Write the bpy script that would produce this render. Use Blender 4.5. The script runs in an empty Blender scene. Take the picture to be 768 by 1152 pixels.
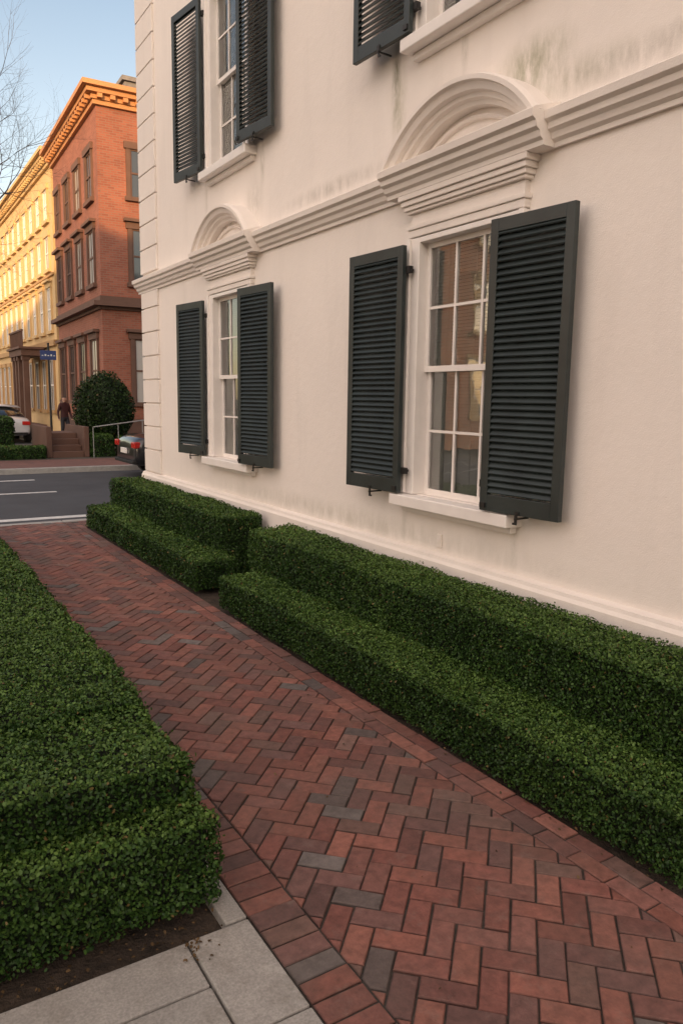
import bpy, bmesh, math, random
import numpy as np
from mathutils import Vector, Matrix
random.seed(7); rng=np.random.default_rng(7)
S=bpy.context.scene
H=1.75
# ------------------------------------------------------------------ helpers
def link(o,parent=None):
    S.collection.objects.link(o)
    if parent is not None: o.parent=parent
    return o
def empty(name,loc=(0,0,0)):
    e=bpy.data.objects.new(name,None); e.empty_display_size=.2; e.location=loc; S.collection.objects.link(e); return e
def mesh(name,v,f,mat,parent=None,smooth=False):
    m=bpy.data.meshes.new(name); m.from_pydata([tuple(p) for p in v],[],[tuple(q) for q in f]); m.update()
    if mat: m.materials.append(mat)
    if smooth:
        m.polygons.foreach_set('use_smooth',[True]*len(m.polygons))
    return link(bpy.data.objects.new(name,m),parent)
BF=[(0,3,2,1),(4,5,6,7),(0,1,5,4),(1,2,6,5),(2,3,7,6),(3,0,4,7)]
def boxes(name,bl,mat,parent=None,bevel=0):
    v=[];f=[]
    for (x0,x1,y0,y1,z0,z1) in bl:
        n=len(v)
        v+=[(x0,y0,z0),(x1,y0,z0),(x1,y1,z0),(x0,y1,z0),(x0,y0,z1),(x1,y0,z1),(x1,y1,z1),(x0,y1,z1)]
        f+=[tuple(n+i for i in q) for q in BF]
    o=mesh(name,v,f,mat,parent)
    if bevel:
        b=o.modifiers.new('bev','BEVEL'); b.width=bevel; b.segments=2; b.limit_method='ANGLE'
    return o
def hexa(pts_list,name,mat,parent=None):
    v=[];f=[]
    for p in pts_list:
        n=len(v); v+=p; f+=[tuple(n+i for i in q) for q in BF]
    return mesh(name,v,f,mat,parent)
# ------------------------------------------------------------------ materials
def newmat(name):
    m=bpy.data.materials.new(name); m.use_nodes=True
    nt=m.node_tree; b=nt.nodes['Principled BSDF']; return m,nt,b
def N(nt,t,**k):
    n=nt.nodes.new(t)
    for a,b in k.items(): setattr(n,a,b)
    return n
def pos(nt):
    return N(nt,'ShaderNodeNewGeometry').outputs['Position']
def noise(nt,scale,detail=4,rough=.55,vec=None,mapscale=None):
    n=N(nt,'ShaderNodeTexNoise'); n.inputs['Scale'].default_value=scale; n.inputs['Detail'].default_value=detail; n.inputs['Roughness'].default_value=rough
    v=vec or pos(nt)
    if mapscale:
        mm=N(nt,'ShaderNodeVectorMath',operation='MULTIPLY'); nt.links.new(v,mm.inputs[0]); mm.inputs[1].default_value=mapscale; v=mm.outputs[0]
    nt.links.new(v,n.inputs['Vector']); return n.outputs['Fac']
def ramp(nt,fac,stops):
    r=N(nt,'ShaderNodeValToRGB'); e=r.color_ramp.elements
    while len(e)<len(stops): e.new(.5)
    for i,(p,c) in enumerate(stops):
        e[i].position=p; e[i].color=(*c,1) if len(c)==3 else c
    nt.links.new(fac,r.inputs['Fac']); return r.outputs['Color']
def mix(nt,fac,a,b,mode='MIX'):
    m=N(nt,'ShaderNodeMix',data_type='RGBA',blend_type=mode)
    for s,val in ((m.inputs[0],fac),(m.inputs[6],a),(m.inputs[7],b)):
        if hasattr(val,'is_output'): nt.links.new(val,s)
        elif isinstance(val,(int,float)): s.default_value=val
        else: s.default_value=(*val,1)
    return m.outputs[2]
def bump(nt,b,h,strength=.3,dist=.01):
    n=N(nt,'ShaderNodeBump'); n.inputs['Strength'].default_value=strength; n.inputs['Distance'].default_value=dist
    nt.links.new(h,n.inputs['Height']); nt.links.new(n.outputs[0],b.inputs['Normal'])
def simple(name,c,rough=.6,var=.15,nscale=6,bs=0,bscale=60,metal=0,bd=.005):
    m,nt,b=newmat(name)
    lo=tuple(x*(1-var) for x in c); hi=tuple(min(1,x*(1+var)) for x in c)
    col=ramp(nt,noise(nt,nscale,5),[(.3,lo),(.7,hi)])
    nt.links.new(col,b.inputs['Base Color']); b.inputs['Roughness'].default_value=rough; b.inputs['Metallic'].default_value=metal
    if bs: bump(nt,b,noise(nt,bscale,3),bs,bd)
    return m
def blob(nt,c,s):
    a=N(nt,'ShaderNodeVectorMath',operation='SUBTRACT'); nt.links.new(pos(nt),a.inputs[0]); a.inputs[1].default_value=c
    q=N(nt,'ShaderNodeVectorMath',operation='DIVIDE'); nt.links.new(a.outputs[0],q.inputs[0]); q.inputs[1].default_value=s
    l=N(nt,'ShaderNodeVectorMath',operation='LENGTH'); nt.links.new(q.outputs[0],l.inputs[0])
    r=N(nt,'ShaderNodeMapRange',interpolation_type='SMOOTHSTEP'); nt.links.new(l.outputs['Value'],r.inputs[0])
    r.inputs[1].default_value=0;r.inputs[2].default_value=1;r.inputs[3].default_value=1;r.inputs[4].default_value=0
    return r.outputs[0]
def mul(nt,a,b):
    m=N(nt,'ShaderNodeMath',operation='MULTIPLY')
    for i,x in enumerate((a,b)):
        if hasattr(x,'is_output'): nt.links.new(x,m.inputs[i])
        else: m.inputs[i].default_value=x
    return m.outputs[0]
def stucco(name,base,stains):
    m,nt,b=newmat(name)
    col=ramp(nt,noise(nt,.9,6,.6),[(.25,tuple(x*.94 for x in base)),(.6,base),(.8,tuple(min(1,x*1.03) for x in base))])
    st=ramp(nt,noise(nt,3.0,5,.6,mapscale=(1,1,.18)),[(.52,(0,0,0)),(.75,(1,1,1))])
    col=mix(nt,mul(nt,st,.16),col,(.50,.46,.42))
    if stains:
        for c,s,colr,a in [((3.3,4.66,4.0),(.3,.07,.36),(.13,.12,.06),1.0),((3.3,4.62,3.78),(.3,.13,.40),(.40,.38,.26),.8),
                          ((3.3,3.34,3.62),(.3,.42,.22),(.31,.31,.20),.95),((3.3,3.93,4.0),(.3,.05,.36),(.38,.35,.28),.85),
                          ((3.3,3.0,3.46),(.3,.6,.15),(.45,.43,.34),.7),((3.3,7.0,3.6),(.3,.3,.3),(.5,.46,.40),.7),
                          ((3.3,8.2,3.9),(.3,.08,.35),(.5,.46,.38),.6),((3.3,6.8,3.95),(.3,.07,.3),(.42,.39,.31),.7),
                          ((3.3,3.30,.92),(.3,.05,.28),(.5,.47,.41),.6),((3.3,4.42,.90),(.3,.05,.25),(.5,.47,.41),.6),((3.3,5.6,.78),(.3,4.,.14),(.5,.46,.38),.55),
                          ((3.3,5.5,3.43),(.3,1.2,.10),(.48,.44,.39),.8),((3.3,2.3,3.43),(.3,1.0,.12),(.48,.44,.39),.8)]:
            nn=ramp(nt,noise(nt,14,5,.7,mapscale=(1,1,.35)),[(.3,(0,0,0)),(.65,(1,1,1))])
            col=mix(nt,mul(nt,mul(nt,blob(nt,c,s),nn),a),col,colr)
    nt.links.new(col,b.inputs['Base Color']); b.inputs['Roughness'].default_value=.8
    a=N(nt,'ShaderNodeMath',operation='ADD'); nt.links.new(noise(nt,130,3),a.inputs[0]); nt.links.new(mul(nt,noise(nt,18,4),1.5),a.inputs[1])
    bump(nt,b,a.outputs[0],.35,.006); return m
M_wall=stucco('stucco_white',(.86,.80,.745),True)
M_trim=stucco('stone_trim',(.83,.77,.715),False)
M_paint=simple('white_window_paint',(.83,.79,.75),.4,.04,8,.1,80)
M_shut=simple('shutter_paint',(.022,.032,.032),.42,.25,5,.15,40)
M_iron=simple('black_iron',(.012,.012,.012),.5,.2)
def glassmat(name):
    m=bpy.data.materials.new(name); m.use_nodes=True; nt=m.node_tree; nt.nodes.clear()
    o=N(nt,'ShaderNodeOutputMaterial'); mx=N(nt,'ShaderNodeMixShader'); t=N(nt,'ShaderNodeBsdfTransparent'); g=N(nt,'ShaderNodeBsdfGlossy')
    t.inputs[0].default_value=(.95,.97,.97,1); g.inputs['Roughness'].default_value=.01
    fr=N(nt,'ShaderNodeFresnel'); fr.inputs[0].default_value=3.6
    bp=N(nt,'ShaderNodeBump'); bp.inputs['Strength'].default_value=.08; bp.inputs['Distance'].default_value=.02
    nt.links.new(noise(nt,3.5,2),bp.inputs['Height']); nt.links.new(bp.outputs[0],g.inputs['Normal'])
    nt.links.new(fr.outputs[0],mx.inputs[0]); nt.links.new(t.outputs[0],mx.inputs[1]); nt.links.new(g.outputs[0],mx.inputs[2]); nt.links.new(mx.outputs[0],o.inputs[0]); return m
M_glass=glassmat('window_glass')
M_blind=simple('blind_fabric',(.88,.88,.88),.7,.03,4)
M_room=simple('dark_interior',(.03,.028,.025),.9,.2)
def fglass(name,c):
    m,nt,b=newmat(name); b.inputs['Base Color'].default_value=(*c,1); b.inputs['Roughness'].default_value=.06; b.inputs['IOR'].default_value=1.8
    bump(nt,b,noise(nt,1.2,2),.1,.03); return m
M_fg=fglass('far_glass',(.05,.055,.06))
M_fg2=fglass('curtained_glass',(.45,.43,.40))
def attrmat(name,rough,nscale=40,var=.35,bs=.3,bd=.003,spec=.5,grime=0):
    m,nt,b=newmat(name)
    a=N(nt,'ShaderNodeAttribute'); a.attribute_name='Col'
    nz=ramp(nt,noise(nt,nscale,5,.65),[(.25,(1-var,)*3),(.75,(1+var*.6,)*3)])
    col=mix(nt,1.0,a.outputs['Color'],nz,'MULTIPLY')
    if grime:
        g=ramp(nt,noise(nt,1.7,6,.65),[(.42,(0,0,0)),(.72,(1,1,1))])
        col=mix(nt,mul(nt,g,grime),col,(.095,.072,.060))
        g2=ramp(nt,noise(nt,9,6,.75),[(.56,(0,0,0)),(.75,(1,1,1))])
        col=mix(nt,mul(nt,g2,.40),col,(.22,.175,.15))
    nt.links.new(col,b.inputs['Base Color']); b.inputs['Roughness'].default_value=rough; b.inputs['Specular IOR Level'].default_value=spec
    if bs: bump(nt,b,noise(nt,nscale*4,3),bs,bd)
    return m
M_paver=attrmat('clay_paver',.78,24,.45,.6,.004,.5,.55)
M_leaf=attrmat('boxwood_leaf',.48,7,.35,0,spec=.22)
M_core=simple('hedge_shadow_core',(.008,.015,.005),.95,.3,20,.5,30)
M_bark=simple('bark',(.09,.07,.055),.9,.3,20,.4,40)
M_soil=simple('soil',(.045,.032,.022),.95,.5,14,.9,50,bd=.02)
M_sand=simple('joint_sand',(.050,.042,.035),.95,.4,30,.6,120)
M_asph=simple('asphalt',(.055,.058,.065),.85,.2,1.2,.4,180)
M_line=simple('road_paint',(.62,.62,.60),.7,.2,9)
M_curb=simple('granite_kerb',(.34,.33,.31),.8,.15,10,.3,120)
def concrete():
    m,nt,b=newmat('concrete_slab')
    col=ramp(nt,noise(nt,2.6,8,.7),[(.3,(.25,.24,.22)),(.7,(.40,.38,.35))])
    sp=ramp(nt,noise(nt,120,2),[(.3,(.78,.78,.78)),(.7,(1.12,1.12,1.12))])
    col=mix(nt,1.0,col,sp,'MULTIPLY')
    col=mix(nt,mul(nt,ramp(nt,noise(nt,7,6,.7),[(.52,(0,0,0)),(.75,(1,1,1))]),.5),col,(.16,.14,.11))
    nt.links.new(col,b.inputs['Base Color']); b.inputs['Roughness'].default_value=.85; bump(nt,b,noise(nt,160,3),.4,.003); return m
M_conc=concrete()
def brickmat(name,c1,c2,mort,sc=1.0,axis='x'):
    m,nt,b=newmat(name)
    s=N(nt,'ShaderNodeSeparateXYZ'); nt.links.new(pos(nt),s.inputs[0]); cb=N(nt,'ShaderNodeCombineXYZ')
    ad=N(nt,'ShaderNodeMath',operation='ADD'); nt.links.new(s.outputs[0],ad.inputs[0]); nt.links.new(s.outputs[1],ad.inputs[1])
    if axis=='flat':
        nt.links.new(s.outputs[0],cb.inputs[0]); nt.links.new(s.outputs[1],cb.inputs[1])
    else:
        nt.links.new(ad.outputs[0],cb.inputs[0]); nt.links.new(s.outputs[2],cb.inputs[1])
    t=N(nt,'ShaderNodeTexBrick'); nt.links.new(cb.outputs[0],t.inputs[0])
    t.inputs['Color1'].default_value=(*c1,1);t.inputs['Color2'].default_value=(*c2,1);t.inputs['Mortar'].default_value=(*mort,1)
    t.inputs['Scale'].default_value=sc; t.inputs['Brick Width'].default_value=.22;t.inputs['Row Height'].default_value=.075;t.inputs['Mortar Size'].default_value=.008
    nz=ramp(nt,noise(nt,.8,5),[(.3,(.82,)*3),(.7,(1.12,)*3)])
    nt.links.new(mix(nt,1.0,t.outputs[0],nz,'MULTIPLY'),b.inputs['Base Color']); b.inputs['Roughness'].default_value=.85; return m
M_brickA=brickmat('red_brick',(.34,.115,.07),(.26,.082,.05),(.25,.16,.12))
M_brickO=brickmat('orange_brick',(.56,.26,.13),(.48,.20,.10),(.40,.28,.20))
M_walkf=brickmat('brick_sidewalk',(.24,.10,.075),(.17,.075,.06),(.1,.08,.07),1,'flat')
M_brown=simple('brownstone',(.13,.07,.05),.8,.15,2)
M_cream=simple('cream_stone',(.60,.42,.21),.8,.12,1.0)
M_creamd=simple('ochre_trim',(.42,.26,.12),.8,.12,1.0)
M_cop=simple('cornice_paint',(.50,.24,.10),.7,.12,1.0)
M_grey=simple('grey_parapet',(.2,.19,.19),.8)
# ------------------------------------------------------------------ vegetation
def disp(p,amp,freq,seed):
    r=np.random.default_rng(seed); o=np.zeros(len(p))
    for k in range(7):
        d=r.normal(size=3); d/=np.linalg.norm(d); o+=np.sin(p@d*freq*r.uniform(.6,1.6)+r.uniform(0,6.28))
    return o/7*amp*2.0
def leafmesh(name,P,Nn,size,asp,mat,colfun,parent=None,core=None,spread=.75):
    n=len(P)
    nr=Nn*.58+rng.normal(size=(n,3))*spread*.65; nr/=np.linalg.norm(nr,axis=1)[:,None]
    t=rng.normal(size=(n,3)); t-=nr*(t*nr).sum(1)[:,None]; t/=np.linalg.norm(t,axis=1)[:,None]
    b=np.cross(nr,t); s=(size*rng.uniform(.65,1.25,n))[:,None]
    fold=nr*s*.12
    V=np.stack([P-t*s*.5,P-t*s*.12+b*s*asp*.5+fold,P+t*s*.28+b*s*asp*.40+fold,P+t*s*.5,P+t*s*.28-b*s*asp*.40+fold,P-t*s*.12-b*s*asp*.5+fold],1).reshape(-1,3)
    C=colfun(P,Nn)
    m=bpy.data.meshes.new(name)
    nv=n*6; loops=np.arange(n*6,dtype=np.int32); starts=np.arange(n,dtype=np.int32)*6
    Ccol=np.repeat(C,6,axis=0); matidx=np.zeros(n,dtype=np.int32)
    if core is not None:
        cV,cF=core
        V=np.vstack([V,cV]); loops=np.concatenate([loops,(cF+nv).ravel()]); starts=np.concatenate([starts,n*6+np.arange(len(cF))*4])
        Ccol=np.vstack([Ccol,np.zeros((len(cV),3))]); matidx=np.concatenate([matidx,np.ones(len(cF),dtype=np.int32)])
    m.vertices.add(len(V)); m.vertices.foreach_set('co',V.astype(np.float32).ravel())
    m.loops.add(len(loops)); m.loops.foreach_set('vertex_index',loops.astype(np.int32))
    m.polygons.add(len(starts)); m.polygons.foreach_set('loop_start',starts.astype(np.int32))
    m.materials.append(mat); m.materials.append(M_core)
    m.polygons.foreach_set('material_index',matidx)
    m.update(calc_edges=True)
    a=m.color_attributes.new('Col','FLOAT_COLOR','POINT'); a.data.foreach_set('color',np.hstack([Ccol,np.ones((len(V),1))]).astype(np.float32).ravel())
    m.validate()
    return link(bpy.data.objects.new(name,m),parent)
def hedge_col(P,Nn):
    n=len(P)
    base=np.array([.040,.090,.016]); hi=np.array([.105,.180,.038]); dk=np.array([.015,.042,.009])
    # paler young growth on tops; top light and side shade also put into leaf colour
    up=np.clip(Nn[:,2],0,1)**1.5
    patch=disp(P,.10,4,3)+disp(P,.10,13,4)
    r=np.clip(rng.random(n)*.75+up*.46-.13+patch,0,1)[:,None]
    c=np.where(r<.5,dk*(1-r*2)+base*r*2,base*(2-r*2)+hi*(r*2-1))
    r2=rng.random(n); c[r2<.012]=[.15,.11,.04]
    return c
def rbox(lo,hi,p,r):
    q=np.clip(p,lo+r,hi-r); q[:,2]=np.clip(p[:,2],-9,hi[2]-r)
    d=p-q; l=np.linalg.norm(d,axis=1)[:,None]; l[l==0]=1; nn=d/l
    return q+nn*r,nn
def hedge(name,lo,hi,dens,size,seed,r=.05,amp=.014,fall=4.0):
    lo=np.array(lo,float);hi=np.array(hi,float);d=hi-lo
    faces=[(0,0),(0,1),(1,0),(1,1),(2,1)]
    areas=[d[1]*d[2],d[1]*d[2],d[0]*d[2],d[0]*d[2],d[0]*d[1]]
    P=[];
    for (ax,side),A in zip(faces,areas):
        k=int(A*dens); p=lo+rng.random((k,3))*d; p[:,ax]=(hi if side else lo)[ax]; P.append(p)
    P=np.vstack(P)
    keep=np.clip((fall/np.maximum(P[:,1],.1))**1.3,.12,1) if lo[1]<15 else np.ones(len(P))
    k=rng.random(len(P))<keep; P=P[k]; sz=size/np.sqrt(keep[k])**.85
    P,nn=rbox(lo,hi,P,r)
    off=disp(P,amp*.8,6,seed)+disp(P,amp*.6,24,seed+1)+disp(P,amp*.7,62,seed+2)
    j=rng.random(len(P)); off+=.012-.042*j**1.2
    st=rng.random(len(P))<.03; off[st]+=rng.uniform(.005,.024,st.sum())
    P2=P+nn*off[:,None]
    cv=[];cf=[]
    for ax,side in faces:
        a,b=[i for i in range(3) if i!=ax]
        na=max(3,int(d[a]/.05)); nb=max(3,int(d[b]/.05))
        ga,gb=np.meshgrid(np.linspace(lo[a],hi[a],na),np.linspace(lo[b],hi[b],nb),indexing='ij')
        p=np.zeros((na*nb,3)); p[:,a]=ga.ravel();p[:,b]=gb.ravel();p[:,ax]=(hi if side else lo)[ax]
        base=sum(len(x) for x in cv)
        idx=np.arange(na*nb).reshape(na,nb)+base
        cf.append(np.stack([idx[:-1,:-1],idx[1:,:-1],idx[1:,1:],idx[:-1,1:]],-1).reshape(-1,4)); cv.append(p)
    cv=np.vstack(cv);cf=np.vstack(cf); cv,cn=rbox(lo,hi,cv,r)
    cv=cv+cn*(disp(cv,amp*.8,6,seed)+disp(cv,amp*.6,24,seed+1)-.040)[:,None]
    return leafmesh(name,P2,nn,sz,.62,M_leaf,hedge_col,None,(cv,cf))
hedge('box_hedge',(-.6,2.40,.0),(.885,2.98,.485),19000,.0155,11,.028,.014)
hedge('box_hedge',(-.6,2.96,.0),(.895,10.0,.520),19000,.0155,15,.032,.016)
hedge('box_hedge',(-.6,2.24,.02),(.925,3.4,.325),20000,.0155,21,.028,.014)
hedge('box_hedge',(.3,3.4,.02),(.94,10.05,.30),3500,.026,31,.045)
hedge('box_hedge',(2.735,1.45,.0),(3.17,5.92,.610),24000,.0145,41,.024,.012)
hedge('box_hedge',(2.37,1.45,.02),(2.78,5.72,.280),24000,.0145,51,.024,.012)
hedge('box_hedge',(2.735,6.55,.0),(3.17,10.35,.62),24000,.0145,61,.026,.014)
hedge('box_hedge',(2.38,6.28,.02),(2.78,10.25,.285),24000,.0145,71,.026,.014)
# ------------------------------------------------------------------ ground
ground=mesh('ground',[(-400,-400,-.150),(400,-400,-.150),(400,600,-.150),(-400,600,-.150)],[(0,1,2,3)],simple('earth',(.09,.08,.06),.95,.3,.5))
boxes('planting_bed_soil',[(-5,24,-30,10.80,-.30,-.030)],M_soil)
boxes('road',[(-200,200,10.95,19.0,-.16,-.130)],M_asph)
boxes('side_street_road',[(-9.5,2.2,19.004,300,-.16,-.1340),(2.2,5.3,28.3,300,-.16,-.1345),(-16,-5.2,-200,10.946,-.16,-.134)],M_asph)
cb=[]
x=-5
while x<60:
    cb.append((x,x+1.79,10.80,10.95,-.30,.002+random.uniform(-.003,.003))); x+=1.8
boxes('granite_kerb',cb,M_curb,None,.012)
boxes('granite_kerb',[(2.2,80,19.0,19.16,-.3,.0),(2.05,2.2,19.0,28.3,-.3,.0),(5.3,5.45,28.3,200,-.3,0.0)],M_curb,None,.012)
boxes('brick_sidewalk',[(2.2,80,19.16,21.4,-.3,-.004)],M_walkf)
boxes('garden_ground',[(2.2,80,21.4,28.3,-.3,-.008),(5.45,80,28.3,200,-.3,-.008)],simple('garden_soil',(.07,.06,.045),.95,.3,2))
boxes('road_marking',[(-10,3.0,15.25,15.37,-.135,-.126),(-10,3.0,17.55,17.67,-.135,-.126),(-10,3.4,11.35,11.50,-.135,-.126),(-10,3.6,11.95,12.15,-.135,-.126)],M_line)
# ------------------------------------------------------------------ pavers
def clip(poly,x0,x1,y0,y1):
    for ax,val,keep in ((0,x0,1),(0,x1,-1),(1,y0,1),(1,y1,-1)):
        out=[];n=len(poly)
        for i in range(n):
            a=poly[i];b=poly[(i+1)%n];da=(a[ax]-val)*keep;db=(b[ax]-val)*keep
            if da>=0: out.append(a)
            if (da>=0)!=(db>=0):
                t=da/(da-db); out.append((a[0]+(b[0]-a[0])*t,a[1]+(b[1]-a[1])*t))
        poly=out
        if len(poly)<3: return []
    return poly
def area(p): return abs(sum(p[i][0]*p[(i+1)%len(p)][1]-p[(i+1)%len(p)][0]*p[i][1] for i in range(len(p))))/2
def insetp(p,d):
    n=len(p)
    s=sum(p[i][0]*p[(i+1)%n][1]-p[(i+1)%n][0]*p[i][1] for i in range(n)); sg=1 if s>0 else -1
    lines=[]
    for i in range(n):
        a=p[i];b=p[(i+1)%n];dx=b[0]-a[0];dy=b[1]-a[1];l=math.hypot(dx,dy)
        if l<.004: continue
        nx,ny=-dy/l*sg,dx/l*sg
        lines.append((a[0]+nx*d,a[1]+ny*d,dx/l,dy/l))
    out=[];m=len(lines)
    if m<3: return None
    for i in range(m):
        x1,y1,dx1,dy1=lines[i-1];x2,y2,dx2,dy2=lines[i]
        den=dx1*dy2-dy1*dx2
        if abs(den)<1e-6: continue
        t=((x2-x1)*dy2-(y2-y1)*dx2)/den; out.append((x1+dx1*t,y1+dy1*t))
    if len(out)<3: return None
    if sg<0: out=out[::-1]
    return out
PAL=[(.235,.090,.066),(.255,.100,.074),(.210,.080,.062),(.275,.112,.082),(.180,.076,.062),(.225,.098,.078),(.165,.082,.070),(.200,.074,.056),(.145,.074,.064),(.18,.10,.08)]
GREY=[(.14,.112,.100),(.155,.132,.122),(.115,.088,.080)]
PV=[];PF=[];PC=[]
def paver(poly,zj=.003):
    if not poly or area(poly)<.0008: return
    o=insetp(poly,random.uniform(.0018,.0034)); 
    if not o or area(o)<.0005: return
    if len(o)==4:
        o=[(q[0]+random.uniform(-.0013,.0013),q[1]+random.uniform(-.0013,.0013)) for q in o]
    t=insetp(o,.0042)
    if not t or len(t)!=len(o) or area(t)<.0003 or area(t)>area(o): t=None
    z=random.uniform(-zj,zj); tx=random.uniform(-.014,.014); ty=random.uniform(-.014,.014)
    cx=sum(q[0] for q in o)/len(o); cy=sum(q[1] for q in o)/len(o)
    zz=lambda q:z+(q[0]-cx)*tx+(q[1]-cy)*ty
    c=random.choice(GREY) if random.random()<.045 else random.choice(PAL)
    k=random.uniform(.82,1.18); c=tuple(v*k for v in c)
    n=len(PV); m=len(o)
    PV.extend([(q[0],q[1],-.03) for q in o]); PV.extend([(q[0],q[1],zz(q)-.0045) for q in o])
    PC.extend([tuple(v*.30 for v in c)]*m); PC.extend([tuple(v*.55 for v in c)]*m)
    for i in range(m): PF.append((n+i,n+(i+1)%m,n+m+(i+1)%m,n+m+i))
    if t:
        PV.extend([(q[0],q[1],zz(q)) for q in t]); PC.extend([c]*m)
        for i in range(m): PF.append((n+m+i,n+m+(i+1)%m,n+2*m+(i+1)%m,n+2*m+i))
        PF.append(tuple(range(n+2*m,n+3*m)))
    else: PF.append(tuple(range(n+m,n+2*m)))
a=.088; c45=math.sqrt(.5)
def herring(x0,x1,y0,y1):
    def w(i,j): return ((i-j)*a*c45+1.7,(i+j)*a*c45+3)
    R=160
    for i in range(-R,R):
        for j in range(-R,R):
            wx,wy=w(i,j)
            if wx<x0-.4 or wx>x1+.4 or wy<y0-.4 or wy>y1+.4: continue
            k=(i-j)%4
            if k==0: p=[w(i,j),w(i+2,j),w(i+2,j+1),w(i,j+1)]
            elif k==3: p=[w(i,j),w(i+1,j),w(i+1,j+2),w(i,j+2)]
            else: continue
            paver(clip(p,x0,x1,y0,y1))
PX0,PX1=.985,2.365
herring(PX0+.178,PX1-.180,-1.2,10.80)
herring(PX1,3.6,10.3,10.80); herring(-1.5,PX0,10.1,10.80)
y=-1.2
while y<10.75:
    paver([(PX0,y),(PX0+.177,y),(PX0+.177,y+a),(PX0,y+a)]); y+=a
for r0,off in ((PX1-.18,0),(PX1-.09,.088)):
    y=-1.2-off
    while y<10.6:
        paver([(r0,y),(r0+.09,y),(r0+.09,y+.178),(r0,y+.178)]); y+=.178
m=bpy.data.meshes.new('brick_path'); m.from_pydata(PV,[],PF); m.materials.append(M_paver)
at=m.color_attributes.new('Col','FLOAT_COLOR','POINT'); at.data.foreach_set('color',np.hstack([np.array(PC),np.ones((len(PC),1))]).astype(np.float32).ravel())
path=link(bpy.data.objects.new('brick_path',m))
boxes('joint_sand',[(PX0,PX1,-1.2,10.795,-.05,-.0085),(PX1,3.6,10.3,10.795,-.05,-.0085),(-1.5,PX0,10.1,10.795,-.05,-.0085)],M_sand,path)
sl=[(-.6,.757,1.92,2.13),(-.6,.757,.6,1.912),(.765,.977,1.70,2.13),(.765,.977,.6,1.692),(.90,.977,2.138,2.55)]
boxes('concrete_slab',[(a0,a1,b0,b1,-.06,.002+i*.0015) for i,(a0,a1,b0,b1) in enumerate(sl)],M_conc,None,.006)
boxes('concrete_slab',[(2.372,3.2,.2,1.40,-.06,.0),(2.372,3.2,-1.2,.19,-.06,.001)],M_conc,None,.006)
LP=np.column_stack([rng.uniform(-.3,.95,200),rng.uniform(2.06,2.3,200),rng.uniform(-.02,.0,200)])
LP2=np.column_stack([rng.normal(.77,.035,40),rng.normal(2.09,.03,40),rng.uniform(.008,.013,40)])
LP3=np.column_stack([rng.uniform(1.0,2.36,70),rng.uniform(1.0,7,70),rng.uniform(.004,.008,70)])
LP4=np.column_stack([rng.normal(2.33,.03,160),rng.uniform(1.0,9,160),rng.uniform(.004,.010,160)])
def litcol(P,Nn): 
    return np.array([.12,.075,.035])*rng.uniform(.4,1.4,(len(P),1))
leafmesh('fallen_leaves',np.vstack([LP,LP2,LP3,LP4]),np.tile([0,0,1.],(470,1)),.014,.6,M_leaf,litcol,None,None,.3)
# ------------------------------------------------------------------ white building
WX=3.3; CY=[.18,3.85,7.52]
wb=empty('white_stucco_building')
ops=[(c-.47,c+.47,z0,z1) for c in CY for z0,z1 in ((1.08,2.84),(4.12,5.88))]
ys=sorted({-9,10.5}|{o[0] for o in ops}|{o[1] for o in ops}); zs=sorted({0,8.2}|{o[2] for o in ops}|{o[3] for o in ops})
v=[];f=[]
for i in range(len(ys)-1):
    for j in range(len(zs)-1):
        cy=(ys[i]+ys[i+1])/2;cz=(zs[j]+zs[j+1])/2
        if any(o[0]<cy<o[1] and o[2]<cz<o[3] for o in ops): continue
        n=len(v); v+=[(WX,ys[i],zs[j]),(WX,ys[i],zs[j+1]),(WX,ys[i+1],zs[j+1]),(WX,ys[i+1],zs[j])]; f.append((n,n+1,n+2,n+3))
for y0,y1,z0,z1 in ops:
    for q in ([(y0,z0),(y0,z1)],[(y0,z1),(y1,z1)],[(y1,z1),(y1,z0)],[(y1,z0),(y0,z0)]):
        n=len(v); (ya,za),(yb,zb)=q; v+=[(WX,ya,za),(WX+.3,ya,za),(WX+.3,yb,zb),(WX,yb,zb)]; f.append((n,n+1,n+2,n+3))
mesh('wall',v,f,M_wall,wb)
mesh('end_walls',[(WX,10.5,0),(WX,10.5,8.2),(18,10.5,8.2),(18,10.5,0),(WX,-9,0),(WX,-9,8.2),(18,-9,8.2),(18,-9,0),(18,-9,0),(18,-9,8.2),(18,10.5,8.2),(18,10.5,0)],[(0,1,2,3),(7,6,5,4),(8,9,10,11)],M_wall,wb)
boxes('interior',[(WX+.30,WX+.34,-8.9,10.4,.2,8.0)],M_room,wb)
boxes('roof',[(WX-.02,18.1,-9.1,10.52,8.2,8.4)],M_grey,wb)
boxes('roof_cornice',[(WX-.15,WX-.021,-9.2,10.65,7.9,8.1),(WX-.35,WX-.021,-9.3,10.85,8.102,8.35)],M_trim,wb)
def extr(name,prof,y0,y1,mat,parent,x=WX):
    n=len(prof); v=[(x-d,y0,z) for d,z in prof]+[(x-d,y1,z) for d,z in prof]
    f=[(i,(i+1)%n,n+(i+1)%n,n+i) for i in range(n)]+[tuple(range(n))[::-1],tuple(range(n,2*n))]
    return mesh(name,v,f,mat,parent)
extr('plinth',[(-.01,0),(.065,0),(.065,.645),(.05,.665),(.045,.685),(-.01,.70)],-9.02,10.57,M_trim,wb)
course=[(-.01,3.12),(.025,3.12),(.028,3.145),(.05,3.16),(.06,3.19),(.085,3.205),(.09,3.235),(.115,3.25),(.12,3.29),(.10,3.302),(-.01,3.35)]
extr('string_course',course,-9.1,10.64,M_trim,wb)
boxes('string_course_return',[(WX+.0,18,10.502,10.64,3.21,3.30),(WX+.0,18,10.502,10.60,3.13,3.208)],M_trim,wb)
q=[];z=.70
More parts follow.
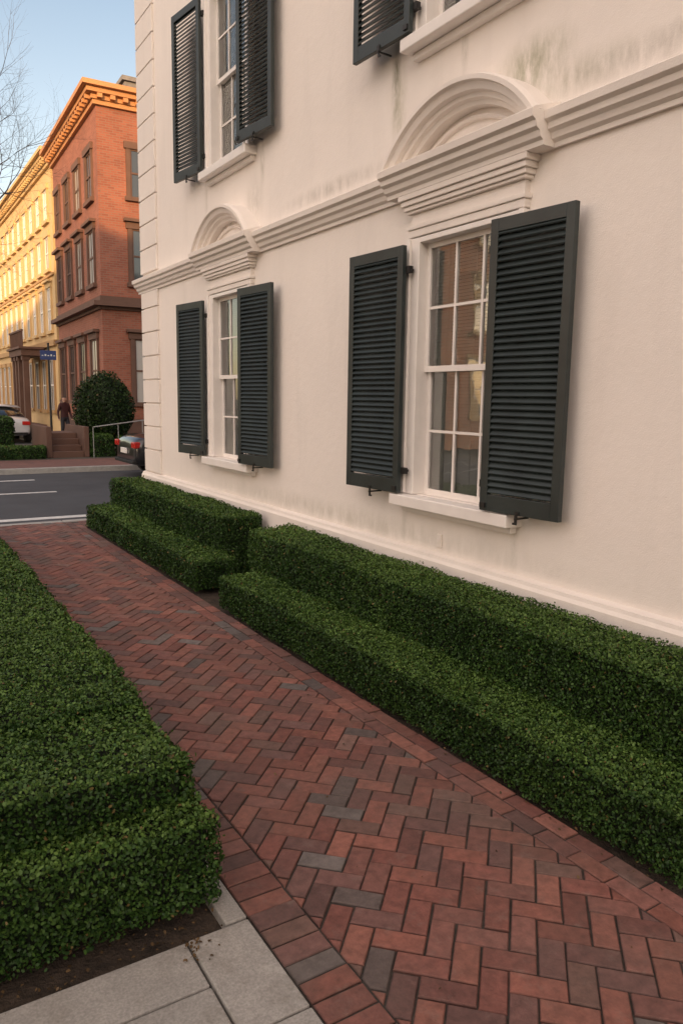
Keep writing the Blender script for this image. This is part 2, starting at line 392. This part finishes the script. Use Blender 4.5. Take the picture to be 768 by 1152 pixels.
while z<7.85:
    h=.315
    if not (3.10-h+.03<z<3.36):
        q.append((WX-.028,WX+.004,9.86,10.528,z+.008,z+h-.008))
        q.append((WX+.004,WX+.65,10.498,10.528,z+.008,z+h-.008))
        z+=h
    elif z<3.36:
        q.append((WX-.028,WX+.004,9.86,10.528,z+.008,3.115)); z=3.36
boxes('quoins',q,M_trim,wb,.006)
def arc(name,c,R,zc,prof,a0,a1,mat,n=40):
    v=[];f=[];m=len(prof)
    for i in range(n+1):
        t=a0+(a1-a0)*i/n
        for r,d in prof: v.append((WX-d,c-math.cos(t)*(R+r),zc+math.sin(t)*(R+r)))
    for i in range(n):
        for j in range(m):
            f.append((i*m+j,i*m+(j+1)%m,(i+1)*m+(j+1)%m,(i+1)*m+j))
    f.append(tuple(range(m))[::-1]); f.append(tuple(n*m+j for j in range(m)))
    return mesh(name,v,f,mat,wb)
for c in CY:
    hw=.73
    fw=[(d+(.085 if d>0 else 0),z+(.003 if d>0 else 0)) for d,z in course]
    fw[-1]=(-.01,3.365)
    extr('hood_cornice',fw,c-hw,c+hw,M_trim,wb)
    rise=.37; R=(hw*hw+rise*rise)/(2*rise); zc=3.300+rise-R; a0=math.asin((3.297-zc)/R)
    prof=[(0,-.01),(0,.15),(-.014,.190),(-.040,.190),(-.048,.165),(-.085,.150),(-.092,.115),(-.118,.110),(-.125,.08),(-.15,.07),(-.155,-.01)]
    arc('hood_arch',c,R,zc,prof,a0,math.pi-a0,M_trim)
    arc('hood_arch_inner',c,R-.19,zc,[(0,-.01),(0,.025),(-.010,.035),(-.025,.025),(-.03,-.01)],a0+.10,math.pi-a0-.10,M_trim)
    st=[]
    for i,(z0,z1,d,w) in enumerate([(2.845,2.895,.050,.545),(2.895,2.925,.060,.555),(2.925,3.000,.040,.535),(3.0,3.02,.065,.56),(3.02,3.05,.08,.575),(3.05,3.085,.095,.59),(3.085,3.122,.11,.605)]):
        st.append((WX-d,WX+.02,c-w,c+w,z0+.001,z1))
    boxes('hood_frieze',st,M_trim,wb,.005)
def window(c,z0,z1,lower):
    P=[];
    yo,yi=.545,.43
    d=.045
    P+= [(WX-d,WX+.07,c-yo,c-yi,z0,z1),(WX-d,WX+.07,c+yi,c+yo,z0,z1),(WX-d+.002,WX+.068,c-yi,c+yi,z1-.035,z1+ (.0 if lower else .06))]
    P+= [(WX-d-.02,WX-d+.004,c-yo-.012,c-yo+.03,z0+.002,z1-.002),(WX-d-.02,WX-d+.004,c+yo-.03,c+yo+.012,z0+.002,z1-.002)]
    boxes('window_casing',P,M_paint,wb,.004)
    boxes('window_sill',[(WX-.13,WX+.06,c-.60,c+.60,z0-.085,z0-.004)],M_paint,wb,.008)
    boxes('sill_apron',[(WX-.05,WX+.01,c-.56,c+.56,z0-.13,z0-.087)],M_paint,wb,.004)
    if not lower: boxes('window_head',[(WX-.06,WX,c-.56,c+.56,z1+.062,z1+.14)],M_trim,wb,.005)
    zm=(z0+z1)/2; bl=[]
    for (xs,a0,a1) in ((WX+.030,zm-.02,z1-.035),(WX+.062,z0,zm+.02)):
        x0,x1=xs,xs+.03
        bl+=[(x0,x1,c-yi,c-yi+.035,a0,a1),(x0,x1,c+yi-.035,c+yi,a0,a1),(x0+.001,x1-.001,c-yi+.035,c+yi-.035,a0,a0+.04),(x0+.001,x1-.001,c-yi+.035,c+yi-.035,a1-.035,a1)]
        w=(2*yi-.07)/3
        for k in (1,2):
            yy=c-yi+.035+w*k; bl.append((x0+.004,x1-.004,yy-.009,yy+.009,a0+.04,a1-.035))
        zz=(a0+a1)/2; bl.append((x0+.006,x1-.006,c-yi+.035,c+yi-.035,zz-.009,zz+.009))
    boxes('window_sash',bl,M_paint,wb)
    v=[];f=[]
    for xs,a0,a1 in ((WX+.045,zm,z1-.04),(WX+.077,z0+.01,zm)):
        n=len(v); v+=[(xs,c-yi+.03,a0),(xs,c-yi+.03,a1),(xs,c+yi-.03,a1),(xs,c+yi-.03,a0)]; f.append((n,n+1,n+2,n+3))
    mesh('window_glass',v,f,M_glass,wb)
    sl=[];z=z0+.02
    while z<z1-.05:
        x0=WX+.100;x1=WX+.108
        sl.append([(x0,c-.42,z),(x1,c-.42,z+.0205),(x1,c+.42,z+.0205),(x0,c+.42,z),(x0-.001,c-.42,z+.001),(x1-.001,c-.42,z+.0215),(x1-.001,c+.42,z+.0215),(x0-.001,c+.42,z+.001)]); z+=.0222
    hexa(sl,'window_blind',M_blind,wb)
    boxes('blind_tapes',[(WX+.097,WX+.0985,c+k-.005,c+k+.005,z0+.02,z1-.04) for k in (-.28,0,.28)],M_blind,wb)
for c in CY:
    window(c,1.08,2.84,True); window(c,4.12,5.88,False)
def shutter(P0,P1,z0,z1,hinge0=True):
    P0=Vector((*P0,0));P1=Vector((*P1,0)); u=(P1-P0); w=u.length; u/=w
    n=Vector((u.y,-u.x,0)); 
    if n.x>0: n=-n
    def T(a,d,z): p=P0+u*a+n*d; return (p.x,p.y,z)
    def bx(a0,a1,d0,d1,za,zb): return [T(a0,d0,za),T(a1,d0,za),T(a1,d1,za),T(a0,d1,za),T(a0,d0,zb),T(a1,d0,zb),T(a1,d1,zb),T(a0,d1,zb)]
    e=empty('louvered_shutter'); e.parent=wb; t=.036
    fr=[bx(0,.058,0,t,z0,z1),bx(w-.058,w,0,t,z0,z1),bx(.058,w-.058,.001,t-.001,z0,z0+.10),bx(.058,w-.058,.001,t-.001,z1-.075,z1)]
    o=hexa(fr,'shutter_frame',M_shut,e); b=o.modifiers.new('b','BEVEL'); b.width=.003; b.segments=2
    L=[];z=z0+.110
    while z<z1-.085:
        jz=random.uniform(-.0015,.0015)
        L.append([T(.058,.033,z+jz),T(w-.058,.033,z+jz),T(w-.058,.003,z+.042),T(.058,.003,z+.042),T(.058,.036,z+.007+jz),T(w-.058,.036,z+.007+jz),T(w-.058,.004,z+.050),T(.058,.004,z+.050)]); z+=.0385
    hexa(L,'louvers',M_shut,e)
    ha=-.035 if hinge0 else w-.02
    hi=[]
    for zz in (z0+.16,z1-.16): hi.append(bx(ha,ha+.055,-.03,.006,zz-.022,zz+.022)); hi.append(bx(ha+.02,ha+.032,-.09,.0,zz-.008,zz+.008))
    dz=z0-.035; m0=w*.5
    hi+= [bx(m0-.005,m0+.005,-.07,.05,dz+.01,dz+.020),bx(m0-.008,m0+.008,.036,.044,dz-.02,dz+.06),bx(m0-.022,m0-.006,.037,.044,dz-.02,dz-.008),bx(m0+.006,m0+.022,.037,.044,dz+.045,dz+.058)]
    hi.append(bx(.01,.05,t,t+.012,z0+.02,z0+.05))
    hexa(hi,'hardware',M_iron,e)
for za,zb in ((1.085,2.79),(4.13,5.86)):
    shutter((3.20,4.345),(3.165,4.97),za,zb,True)
    shutter((3.185,3.465),(3.235,2.88),za,zb,True)
    shutter((3.22,8.09),(3.14,8.69),za,zb,True)
    shutter((3.165,7.02),(3.225,6.41),za,zb,True)
    shutter((3.20,.68),(3.165,1.29),za,zb,True)
    shutter((3.165,-.32),(3.225,-.92),za,zb,True)
boxes('wall_vent',[(WX-.015,WX,3.98,4.03,.74,.83),(WX-.022,WX-.016,3.99,4.02,.77,.80)],M_trim,wb,.003)
# ------------------------------------------------------------------ far buildings
def fb(face,pl,a0,a1,z0,z1,d0,d1):
    if face=='x-': return (pl-d1,pl-d0,a0,a1,z0,z1)
    if face=='x+': return (pl+d0,pl+d1,a0,a1,z0,z1)
    if face=='y-': return (a0,a1,pl-d1,pl-d0,z0,z1)
def facade(parent,face,pl,cols,rows,trim,frame,ww=.95,glass=M_fg,glass2=M_fg2,lint=.12,pd=.6):
    T=[];G=[];G2=[];F=[]
    for (z0,z1,hood) in rows:
        for c in cols:
            a0,a1=c-ww/2,c+ww/2
            T+=[fb(face,pl,a0-.14,a0,z0,z1,0,.07),fb(face,pl,a1,a1+.14,z0,z1,0,.07),fb(face,pl,a0-.2,a1+.2,z1+.001,z1+lint+.1,0,.10),fb(face,pl,a0-.2,a1+.2,z0-.14,z0-.001,0,.13)]
            if hood: T.append(fb(face,pl,a0-.28,a1+.28,z1+lint+.102,z1+lint+.2,0,.22))
            (G if random.random()<pd else G2).append(fb(face,pl,a0,a1,z0,z1,0,.008))
            F+=[fb(face,pl,a0,a0+.05,z0,z1,.01,.04),fb(face,pl,a1-.05,a1,z0,z1,.01,.04),fb(face,pl,a0+.05,a1-.05,(z0+z1)/2-.03,(z0+z1)/2+.03,.01,.038),fb(face,pl,a0+.05,a1-.05,z1-.05,z1,.01,.038),fb(face,pl,c-.015,c+.015,z0,z1-.05,.01,.03)]
    boxes('window_surrounds',T,trim,parent); boxes('window_frames',F,frame,parent)
    if G: boxes('window_panes',G,glass,parent)
    if G2: boxes('curtained_panes',G2,glass2,parent)
def cornice(parent,x0,x1,y0,y1,z,mat,dent=True):
    bl=[(x0-.12,x1+.12,y0-.12,y1+.0,z-.5,z-.36),(x0-.35,x1+.3,y0-.35,y1+.0,z-.2,z-.05),(x0-.5,x1+.4,y0-.5,y1+.0,z-.048,z+.1),(x0-.18,x1+.1,y0-.18,y1,z-.358,z-.202)]
    if dent:
        y=y0
        while y<y1-.3: bl.append((x0-.33,x0-.182,y,y+.16,z-.34,z-.21)); y+=.42
        x=x0
        while x<x1: bl.append((x,x+.16,y0-.33,y0-.182,z-.34,z-.21)); x+=.42
    boxes('cornice',bl,mat,parent)
bh=empty('brick_townhouse'); bx0,by0=7.02,27.0
boxes('walls',[(bx0,20,by0,35.4,4.95,11.8)],M_brickA,bh); boxes('ground_floor_walls',[(bx0,20,by0,35.4,0,4.65)],M_brickA,bh)
boxes('belt_cornice',[(bx0-.1,20.1,by0-.1,35.4,4.651,4.75),(bx0-.32,20.3,by0-.32,35.4,4.752,4.9),(bx0-.06,20,by0-.06,35.4,4.902,5.1)],M_brown,bh)
boxes('water_table',[(bx0-.08,20,by0-.08,35.4,0,.9)],M_brown,bh)
facade(bh,'x-',bx0,[28.25,30.3,32.35,34.4],[(1.5,3.7,True)],M_brown,M_brown,1.0)
facade(bh,'x-',bx0,[28.25,30.3,32.35,34.4],[(5.6,7.4,True),(8.45,10.0,False)],M_brown,M_brown,.9,pd=.3)
facade(bh,'y-',by0,[8.6,11.0,13.4],[(1.5,3.7,True),(5.6,7.4,True),(8.45,10.0,False)],M_brown,M_brown,1.0,pd=.3)
cornice(bh,bx0,20,by0,35.4,11.7,M_cop)
boxes('roof_chimney',[(8.3,10.2,28.2,29.4,11.8,12.6),(8.2,10.3,28.1,29.5,12.602,12.75)],M_grey,bh)
th=math.radians(-2.0); p=Vector((bx0,by0,0)); Rm=Matrix.Rotation(th,4,'Z')
bh.matrix_world=Matrix.Translation(p)@Rm@Matrix.Translation(-p)
cbd=empty('cream_stone_building'); cx0=7.35
boxes('walls',[(cx0,20,36.0,56,0,11.9)],M_cream,cbd)
cols=[37.2+1.75*i for i in range(11)]
facade(cbd,'x-',cx0,cols,[(4.6,6.5,True),(7.3,8.7,False),(9.4,10.7,False)],M_cream,M_paint,.8,M_fg,M_fg2,pd=.25)
facade(cbd,'x-',cx0,cols,[(1.0,3.3,False)],M_creamd,M_paint,.9,M_fg,M_fg)
cornice(cbd,cx0,20,36.0,56,12.0,M_cream)
boxes('belt',[(cx0-.15,cx0,36,56,3.9,4.15),(cx0-.1,cx0,36,56,6.95,7.05)],M_creamd,cbd)
pt=[(cx0-1.2,cx0-.2,38,41.5,3.5,3.8),(cx0-1.3,cx0-.2,37.9,41.6,3.802,3.9),(cx0-1.2,cx0-.2,38,41.5,.0,.3)]
for yy in (38.3,39.6,40.4,41.2): pt+=[(cx0-1.1,cx0-.85,yy-.13,yy+.13,.3,3.3),(cx0-1.15,cx0-.8,yy-.18,yy+.18,3.3,3.499)]
y=38
while y<41.5: pt.append((cx0-1.15,cx0-1.10,y,y+.05,3.9,4.6)); y+=.22
pt.append((cx0-1.18,cx0-1.08,38,41.5,4.6,4.68))
boxes('portico',pt,M_brown,cbd)
ob=empty('orange_brick_building')
boxes('walls',[(7.2,20,56.3,75,0,10.5)],M_brickO,ob)
facade(ob,'x-',7.2,[57.5+2*i for i in range(9)],[(1,3,False),(4.4,6.2,True),(7.2,8.8,False)],M_creamd,M_paint,.9); cornice(ob,7.2,20,56.3,75,10.6,M_cop)
ob2=empty('brick_rowhouse')
boxes('walls',[(7.0,20,75.3,130,0,12)],M_brickA,ob2); facade(ob2,'x-',7.0,[77+2.2*i for i in range(22)],[(1,3,False),(4.4,6.2,True),(7.2,8.8,False)],M_brown,M_paint,.9)
def row(name,y0,y1,h,mat,trim):
    e=empty(name); boxes('walls',[(-34,-22,y0,y1,0,h)],mat,e)
    n=max(1,int((y1-y0-1)/2.4)); cols=[y0+(y1-y0)*(i+.5)/n for i in range(n)]
    facade(e,'x+',-22,cols,[(1.2,3.4,False),(4.8,6.8,False),(8.2,10,False)],trim,M_paint,1.0)
    boxes('cornice',[(-22,-21.6,y0,y1,h-.4,h-.002)],trim,e)
row('brick_rowhouse',-90,-24.2,17.0,M_brickA,M_brown)
row('brick_rowhouse',-24.2,-20.5,12.0,M_brickO,M_creamd)
row('brick_rowhouse',-20.5,-3.6,15.8,M_brickA,M_brown)
e=empty('corner_brick_house'); boxes('walls',[(-32,-10,21.2,27,0,10.8)],M_brickO,e)
facade(e,'y-',21.2,[-30,-27.5,-25,-22.5,-20,-17.5,-15,-12.5],[(1.2,3.2,False),(4.2,5.9,True),(7.1,8.9,False)],M_cream,M_paint,1.0)
facade(e,'x+',-10,[22.5,25.0],[(1.2,3.2,False),(4.2,5.9,True),(7.1,8.9,False)],M_cream,M_paint,1.0)
# ------------------------------------------------------------------ garden across the road
def blobplant(name,c,rad,n,size,seed):
    d=rng.normal(size=(n,3)); d/=np.linalg.norm(d,axis=1)[:,None]
    rr=1+disp(d,.10,5,seed)+rng.uniform(-.16,.04,n)
    P=np.array(c)+d*np.array(rad)*rr[:,None]
    nu,nv=24,14; cv=[];cf=[]
    for i in range(nv+1):
        for j in range(nu):
            t=math.pi*i/nv; q=2*math.pi*j/nu; cv.append((math.sin(t)*math.cos(q),math.sin(t)*math.sin(q),math.cos(t)))
    for i in range(nv):
        for j in range(nu): cf.append((i*nu+j,(i+1)*nu+j,(i+1)*nu+(j+1)%nu,i*nu+(j+1)%nu))
    cv=np.array(cv); cv=np.array(c)+cv*np.array(rad)*(.86+disp(cv,.10,5,seed))[:,None]
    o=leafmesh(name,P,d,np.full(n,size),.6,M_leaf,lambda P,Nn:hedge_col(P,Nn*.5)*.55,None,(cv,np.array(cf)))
    boxes('trunk',[(c[0]-.07,c[0]+.07,c[1]-.07,c[1]+.07,0,c[2])],M_bark,o)
blobplant('round_shrub',(6.0,23.2,1.30),(.83,.83,1.12),9000,.07,5)
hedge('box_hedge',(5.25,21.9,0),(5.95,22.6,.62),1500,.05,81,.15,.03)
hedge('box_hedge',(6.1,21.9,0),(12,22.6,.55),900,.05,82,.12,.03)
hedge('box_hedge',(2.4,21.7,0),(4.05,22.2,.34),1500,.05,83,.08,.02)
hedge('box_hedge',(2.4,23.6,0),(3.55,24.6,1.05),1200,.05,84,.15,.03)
boxes('brownstone_steps',[(4.25,5.1,22.0+.3*i,24.2,.0+.16*i if i else -.05,.16*(i+1)) for i in range(4)]+[(4.1,4.24,21.95,24.2,0,.85),(5.11,5.24,21.95,24.2,0,.85)],M_brown,None,.01)
def tube(name,paths,mat,parent=None):
    v=[];f=[]
    for pts in paths:
        K=6
        for idx,(p,r) in enumerate(pts):
            p=Vector(p)
            d=(Vector(pts[min(idx+1,len(pts)-1)][0])-Vector(pts[max(idx-1,0)][0])).normalized()
            u=d.orthogonal().normalized(); w=d.cross(u); base=len(v)
            for k in range(K):
                t=2*math.pi*k/K; v.append(tuple(p+(u*math.cos(t)+w*math.sin(t))*r))
            if idx: 
                for k in range(K): f.append((base-K+k,base-K+(k+1)%K,base+(k+1)%K,base+k))
    return mesh(name,v,f,mat,parent,True)
rail=[]
rail+=[[((5.3,21.7,.85),.018),((8.8,21.75,1.30),.018)]]
for i in range(0,6): 
    xx=5.3+.7*i; rail.append([((xx,21.7,0),.012),((xx,21.72,.85+.09*i),.012)])
tube('metal_railing',rail,simple('pale_rail_paint',(.3,.3,.3),.4))
sg=empty('street_sign'); tube('pole',[[((5.12,26.5,0),.04),((5.12,26.5,3.4),.035)]],M_iron,sg)
boxes('sign_panel',[(4.85,5.35,26.44,26.455,2.85,3.15)],simple('blue_sign_paint',(.03,.05,.16),.4),sg)
boxes('sign_lettering',[(4.9+.09*i,4.95+.09*i,26.434,26.438,2.97,3.0+.03*(i%2)) for i in range(5)],M_line,sg)
# ------------------------------------------------------------------ bare tree
def bare_tree(name,base,h,seed):
    r=random.Random(seed); paths=[]
    def grow(p,d,L,rad,depth):
        pts=[(tuple(p),rad)]; n=5
        for i in range(n):
            d=(d+Vector((r.uniform(-.16,.16),r.uniform(-.16,.16),r.uniform(-.04,.12)))).normalized()
            p=p+d*L/n; pts.append((tuple(p),rad*(1-.5*(i+1)/n)))
            if depth<6 and i>=1 and r.random()<(.75 if depth else .35):
                s=d.orthogonal(); s.rotate(Matrix.Rotation(r.uniform(0,6.28),3,d)); nd=(d*.75+s*r.uniform(.5,.9)).normalized()
                grow(p.copy(),nd,L*r.uniform(.5,.72),rad*(1-.5*(i+1)/n)*.6,depth+1)
        paths.append(pts)
        if depth<6:
            for k in range(2):
                s=d.orthogonal(); s.rotate(Matrix.Rotation(r.uniform(0,6.28),3,d)); nd=(d+s*r.uniform(.25,.6)).normalized()
                grow(p.copy(),nd,L*r.uniform(.6,.8),rad*.48,depth+1)
    grow(Vector(base),Vector((0,0,1)),h*.32,.21,0)
    return tube(name,paths,M_bark)
bare_tree('bare_tree',(.55,19.9,-.1),12.5,4)
# ------------------------------------------------------------------ cars
M_tire=simple('tyre_rubber',(.015,.015,.015),.8)
M_rim=simple('alloy',(.45,.45,.46),.3,.1,metal=1)
M_red=simple('tail_light',(.45,.02,.015),.25,.1)
M_cg=fglass('car_glass',(.015,.017,.02))
def car(loc,ang,paint):
    m,nt,b=newmat('car_paint'); b.inputs['Base Color'].default_value=(*paint,1); b.inputs['Roughness'].default_value=.3; b.inputs['Coat Weight'].default_value=.8
    bump(nt,b,noise(nt,2,2),.03,.01)
    e=empty('parked_car')
    sec=[(-2.25,.74,.38,.78),(-2.2,.80,.30,.92),(-2.0,.86,.26,1.0),(-1.2,.90,.22,1.02),(0,.91,.22,.98),(1.0,.90,.22,.95),(1.9,.86,.24,.82),(2.2,.78,.28,.70),(2.27,.68,.36,.58)]
    v=[];f=[]
    for x,w,a0,a1 in sec:
        v+=[(x,-w*.92,a0),(x,-w,a0+.12),(x,-w,a1-.14),(x,-w*.9,a1-.02),(x,0,a1+.03),(x,w*.9,a1-.02),(x,w,a1-.14),(x,w,a0+.12),(x,w*.92,a0)]
    K=9
    for i in range(len(sec)-1):
        for k in range(K-1): f.append((i*K+k,(i+1)*K+k,(i+1)*K+k+1,i*K+k+1))
        f.append((i*K+K-1,(i+1)*K+K-1,(i+1)*K,i*K))
    f.append(tuple(range(K))); f.append(tuple((len(sec)-1)*K+k for k in range(K))[::-1])
    o=mesh('body',v,f,m,e,True); sub=o.modifiers.new('s','SUBSURF'); sub.levels=2; sub.render_levels=2
    cs=[(-1.75,.76,.97),(-1.0,.70,1.36),(-.2,.68,1.43),(.5,.69,1.36),(1.25,.78,.93)]
    v=[];f=[]
    for x,w,z in cs: v+=[(x,-.82,.90),(x,-w,z-.05 if z>1.1 else z-.03),(x,0,z+.02),(x,w,z-.05 if z>1.1 else z-.03),(x,.82,.90)]
    for i in range(4):
        for k in range(4): f.append((i*5+k,(i+1)*5+k,(i+1)*5+k+1,i*5+k+1))
    f.append((0,1,2,3,4)); f.append((24,23,22,21,20))
    o=mesh('greenhouse',v,f,M_cg,e,True); sub=o.modifiers.new('s','SUBSURF'); sub.levels=1; sub.render_levels=1
    rv=[(-1.0,-.66,1.345),(-.2,-.66,1.415),(.5,-.66,1.345),(-1.0,.66,1.345),(-.2,.66,1.415),(.5,.66,1.345),(-1.0,0,1.405),(-.2,0,1.47),(.5,0,1.405)]
    o=mesh('roof_panel',rv,[(0,1,7,6),(1,2,8,7),(6,7,4,3),(7,8,5,4)],m,e,True); so=o.modifiers.new('s','SOLIDIFY'); so.thickness=.03
    boxes('tail_lights',[(-2.262,-2.12,.52,.80,.70,.84),(-2.262,-2.12,-.80,-.52,.70,.84)],M_red,e,.02)
    boxes('head_lights',[(2.12,2.24,.5,.74,.56,.66),(2.12,2.24,-.74,-.5,.56,.66)],M_paint,e,.02)
    boxes('number_plate',[(-2.285,-2.25,-.22,.22,.56,.68)],M_paint,e,.004)
    boxes('bumper_trim',[(-2.29,-2.1,-.72,.72,.34,.42),(2.1,2.29,-.66,.66,.3,.40)],M_tire,e,.02)
    boxes('mirrors',[(.85,.98,.90,1.04,.94,1.06),(.85,.98,-1.04,-.90,.94,1.06)],m,e,.02)
    for wx in (-1.4,1.4):
        for s in (-1,1):
            bm=bmesh.new(); bmesh.ops.create_cone(bm,cap_ends=True,segments=28,radius1=.33,radius2=.33,depth=.22,matrix=Matrix.Translation((wx,s*.82,.33))@Matrix.Rotation(math.pi/2,4,'X'))
            mm=bpy.data.meshes.new('wheel'); bm.to_mesh(mm); bm.free(); mm.materials.append(M_tire); w=link(bpy.data.objects.new('wheel',mm),e)
            bm=bmesh.new(); bmesh.ops.create_cone(bm,cap_ends=True,segments=20,radius1=.21,radius2=.19,depth=.03,matrix=Matrix.Translation((wx,s*.94,.33))@Matrix.Rotation(math.pi/2*(-s),4,'X'))
            mm=bpy.data.meshes.new('hubcap'); bm.to_mesh(mm); bm.free(); mm.materials.append(M_rim); link(bpy.data.objects.new('hubcap',mm),e)
    e.location=loc; e.rotation_euler=(0,0,ang)
car((7.22,17.5,-.13),0,(.012,.012,.014))
car((4.38,33.0,-.13),math.radians(90),(.55,.56,.58))
# ------------------------------------------------------------------ people
def person(loc,ang,jacket,trouser,hair,scale=1.0):
    J={'pelvis':(0,0,.95,.15,.11),'waist':(0,0,1.12,.135,.10),'chest':(0,.01,1.32,.17,.12),'neckb':(0,.0,1.46,.09,.08),'neck':(0,.01,1.52,.055,.055),'head':(0,.02,1.62,.085,.10),'top':(0,.01,1.72,.07,.08),
       'sl':(-.17,0,1.41,.075,.07),'el':(-.24,-.02,1.13,.05,.05),'wl':(-.24,.12,.90,.035,.035),'hl':(-.235,.16,.82,.03,.04),
       'sr':(.17,0,1.41,.075,.07),'er':(.24,-.04,1.13,.05,.05),'wr':(.25,.02,.88,.035,.035),'hr':(.245,.05,.80,.03,.04),
       'pl':(-.09,0,.88,.10,.10),'kl':(-.10,.12,.50,.065,.065),'al':(-.10,.10,.09,.045,.045),'fl':(-.10,.24,.04,.04,.035),
       'pr':(.09,0,.88,.10,.10),'kr':(.10,.02,.49,.065,.065),'ar':(.10,-.16,.11,.045,.045),'fr':(.10,-.04,.04,.04,.035)}
    E=[('pelvis','waist'),('waist','chest'),('chest','neckb'),('neckb','neck'),('neck','head'),('head','top'),('chest','sl'),('sl','el'),('el','wl'),('wl','hl'),('chest','sr'),('sr','er'),('er','wr'),('wr','hr'),('pelvis','pl'),('pl','kl'),('kl','al'),('al','fl'),('pelvis','pr'),('pr','kr'),('kr','ar'),('ar','fr')]
    ks=list(J); me=bpy.data.meshes.new('person'); me.from_pydata([J[k][:3] for k in ks],[(ks.index(a),ks.index(b)) for a,b in E],[])
    o=bpy.data.objects.new('person',me); S.collection.objects.link(o)
    sk=o.modifiers.new('skin','SKIN'); 
    for i,k in enumerate(ks): me.skin_vertices[0].data[i].radius=J[k][3:]
    me.skin_vertices[0].data[0].use_root=True
    o.modifiers.new('s','SUBSURF').levels=2
    dg=bpy.context.evaluated_depsgraph_get(); nm=bpy.data.meshes.new_from_object(o.evaluated_get(dg)); bpy.data.objects.remove(o)
    mats=[simple('skin',(.45,.27,.2),.6,.05),simple('jacket_cloth',jacket,.8),simple('trouser_cloth',trouser,.8),simple('hair',hair,.7),M_tire]
    for mt in mats: nm.materials.append(mt)
    for p in nm.polygons:
        c=p.center; p.use_smooth=True
        if c.z>1.50: p.material_index=3 if (c.z>1.67 or c.y<-.01) else 0
        elif abs(c.x)>.19 and c.z<.87: p.material_index=0
        elif c.z>.93 or abs(c.x)>.19: p.material_index=1
        elif c.z>.09: p.material_index=2
        else: p.material_index=4
    o=link(bpy.data.objects.new('pedestrian',nm)); o.location=loc; o.rotation_euler=(0,0,ang); o.scale=(scale,)*3
    return o
person((6.2,29.6,-.004),math.radians(200),(.05,.014,.016),(.02,.022,.03),(.02,.012,.008),.97)
# ------------------------------------------------------------------ light
az=math.radians(216.9); el=math.radians(10)
W=bpy.data.worlds.new('World'); S.world=W; W.use_nodes=True; nt=W.node_tree; bg=nt.nodes['Background']
sky=N(nt,'ShaderNodeTexSky',sky_type='NISHITA'); sky.sun_disc=False; sky.sun_elevation=el; sky.sun_rotation=az; sky.air_density=1.0; sky.dust_density=1.1; sky.ozone_density=1.4
hs=N(nt,'ShaderNodeHueSaturation'); hs.inputs['Saturation'].default_value=.92; nt.links.new(sky.outputs[0],hs.inputs['Color'])
# warm lobe added to the out-of-view sky to light the wall, and warm haze along the horizon
tc=N(nt,'ShaderNodeTexCoord'); dt=N(nt,'ShaderNodeVectorMath',operation='DOT_PRODUCT'); nt.links.new(tc.outputs['Generated'],dt.inputs[0])
dt.inputs[1].default_value=tuple(Vector((-.80,-.40,.50)).normalized())
mr=N(nt,'ShaderNodeMapRange',interpolation_type='SMOOTHSTEP'); nt.links.new(dt.outputs['Value'],mr.inputs[0]); mr.inputs[1].default_value=.1; mr.inputs[2].default_value=1.0
gl=mix(nt,mr.outputs[0],(0,0,0),(6.7,4.9,3.75))
sz=N(nt,'ShaderNodeSeparateXYZ'); nt.links.new(tc.outputs['Generated'],sz.inputs[0])
hz=N(nt,'ShaderNodeMapRange',interpolation_type='SMOOTHSTEP'); nt.links.new(sz.outputs[2],hz.inputs[0]); hz.inputs[1].default_value=-.05; hz.inputs[2].default_value=.60; hz.inputs[3].default_value=1; hz.inputs[4].default_value=0
hc=mix(nt,hz.outputs[0],(0,0,0),(1.7,1.05,.45))
gl=mix(nt,1.0,gl,hc,'ADD')
nt.links.new(mix(nt,1.0,mix(nt,1.0,hs.outputs[0],(1.05,1.0,.94),'MULTIPLY'),gl,'ADD'),bg.inputs[0]); bg.inputs[1].default_value=.25
L=bpy.data.lights.new('sun','SUN'); L.energy=5.0; L.angle=math.radians(.5); L.color=(1,.60,.27)
so=bpy.data.objects.new('sun',L); S.collection.objects.link(so)
d=Vector((-math.sin(az)*math.cos(el),-math.cos(az)*math.cos(el),-math.sin(el))); so.rotation_euler=d.to_track_quat('-Z','Y').to_euler(); so.location=(-20,-20,30)
# ------------------------------------------------------------------ camera
Yc=Vector((-533,136,-850)).normalized(); Uc=Vector((.015,1,.1506)); Uc=(Uc-Yc*Uc.dot(Yc)).normalized(); Xc=Yc.cross(Uc)
cam=bpy.data.cameras.new('camera'); cam.sensor_fit='VERTICAL'; cam.sensor_height=24; cam.lens=24*850/1152; cam.clip_end=2000; cam.clip_start=.05
co=bpy.data.objects.new('camera',cam); S.collection.objects.link(co)
Mx=Matrix((Xc,Yc,Uc)).to_4x4(); Mx.translation=(0,0,H); co.matrix_world=Mx
S.camera=co
S.view_settings.view_transform='Standard'; S.view_settings.look='None'; S.view_settings.exposure=0
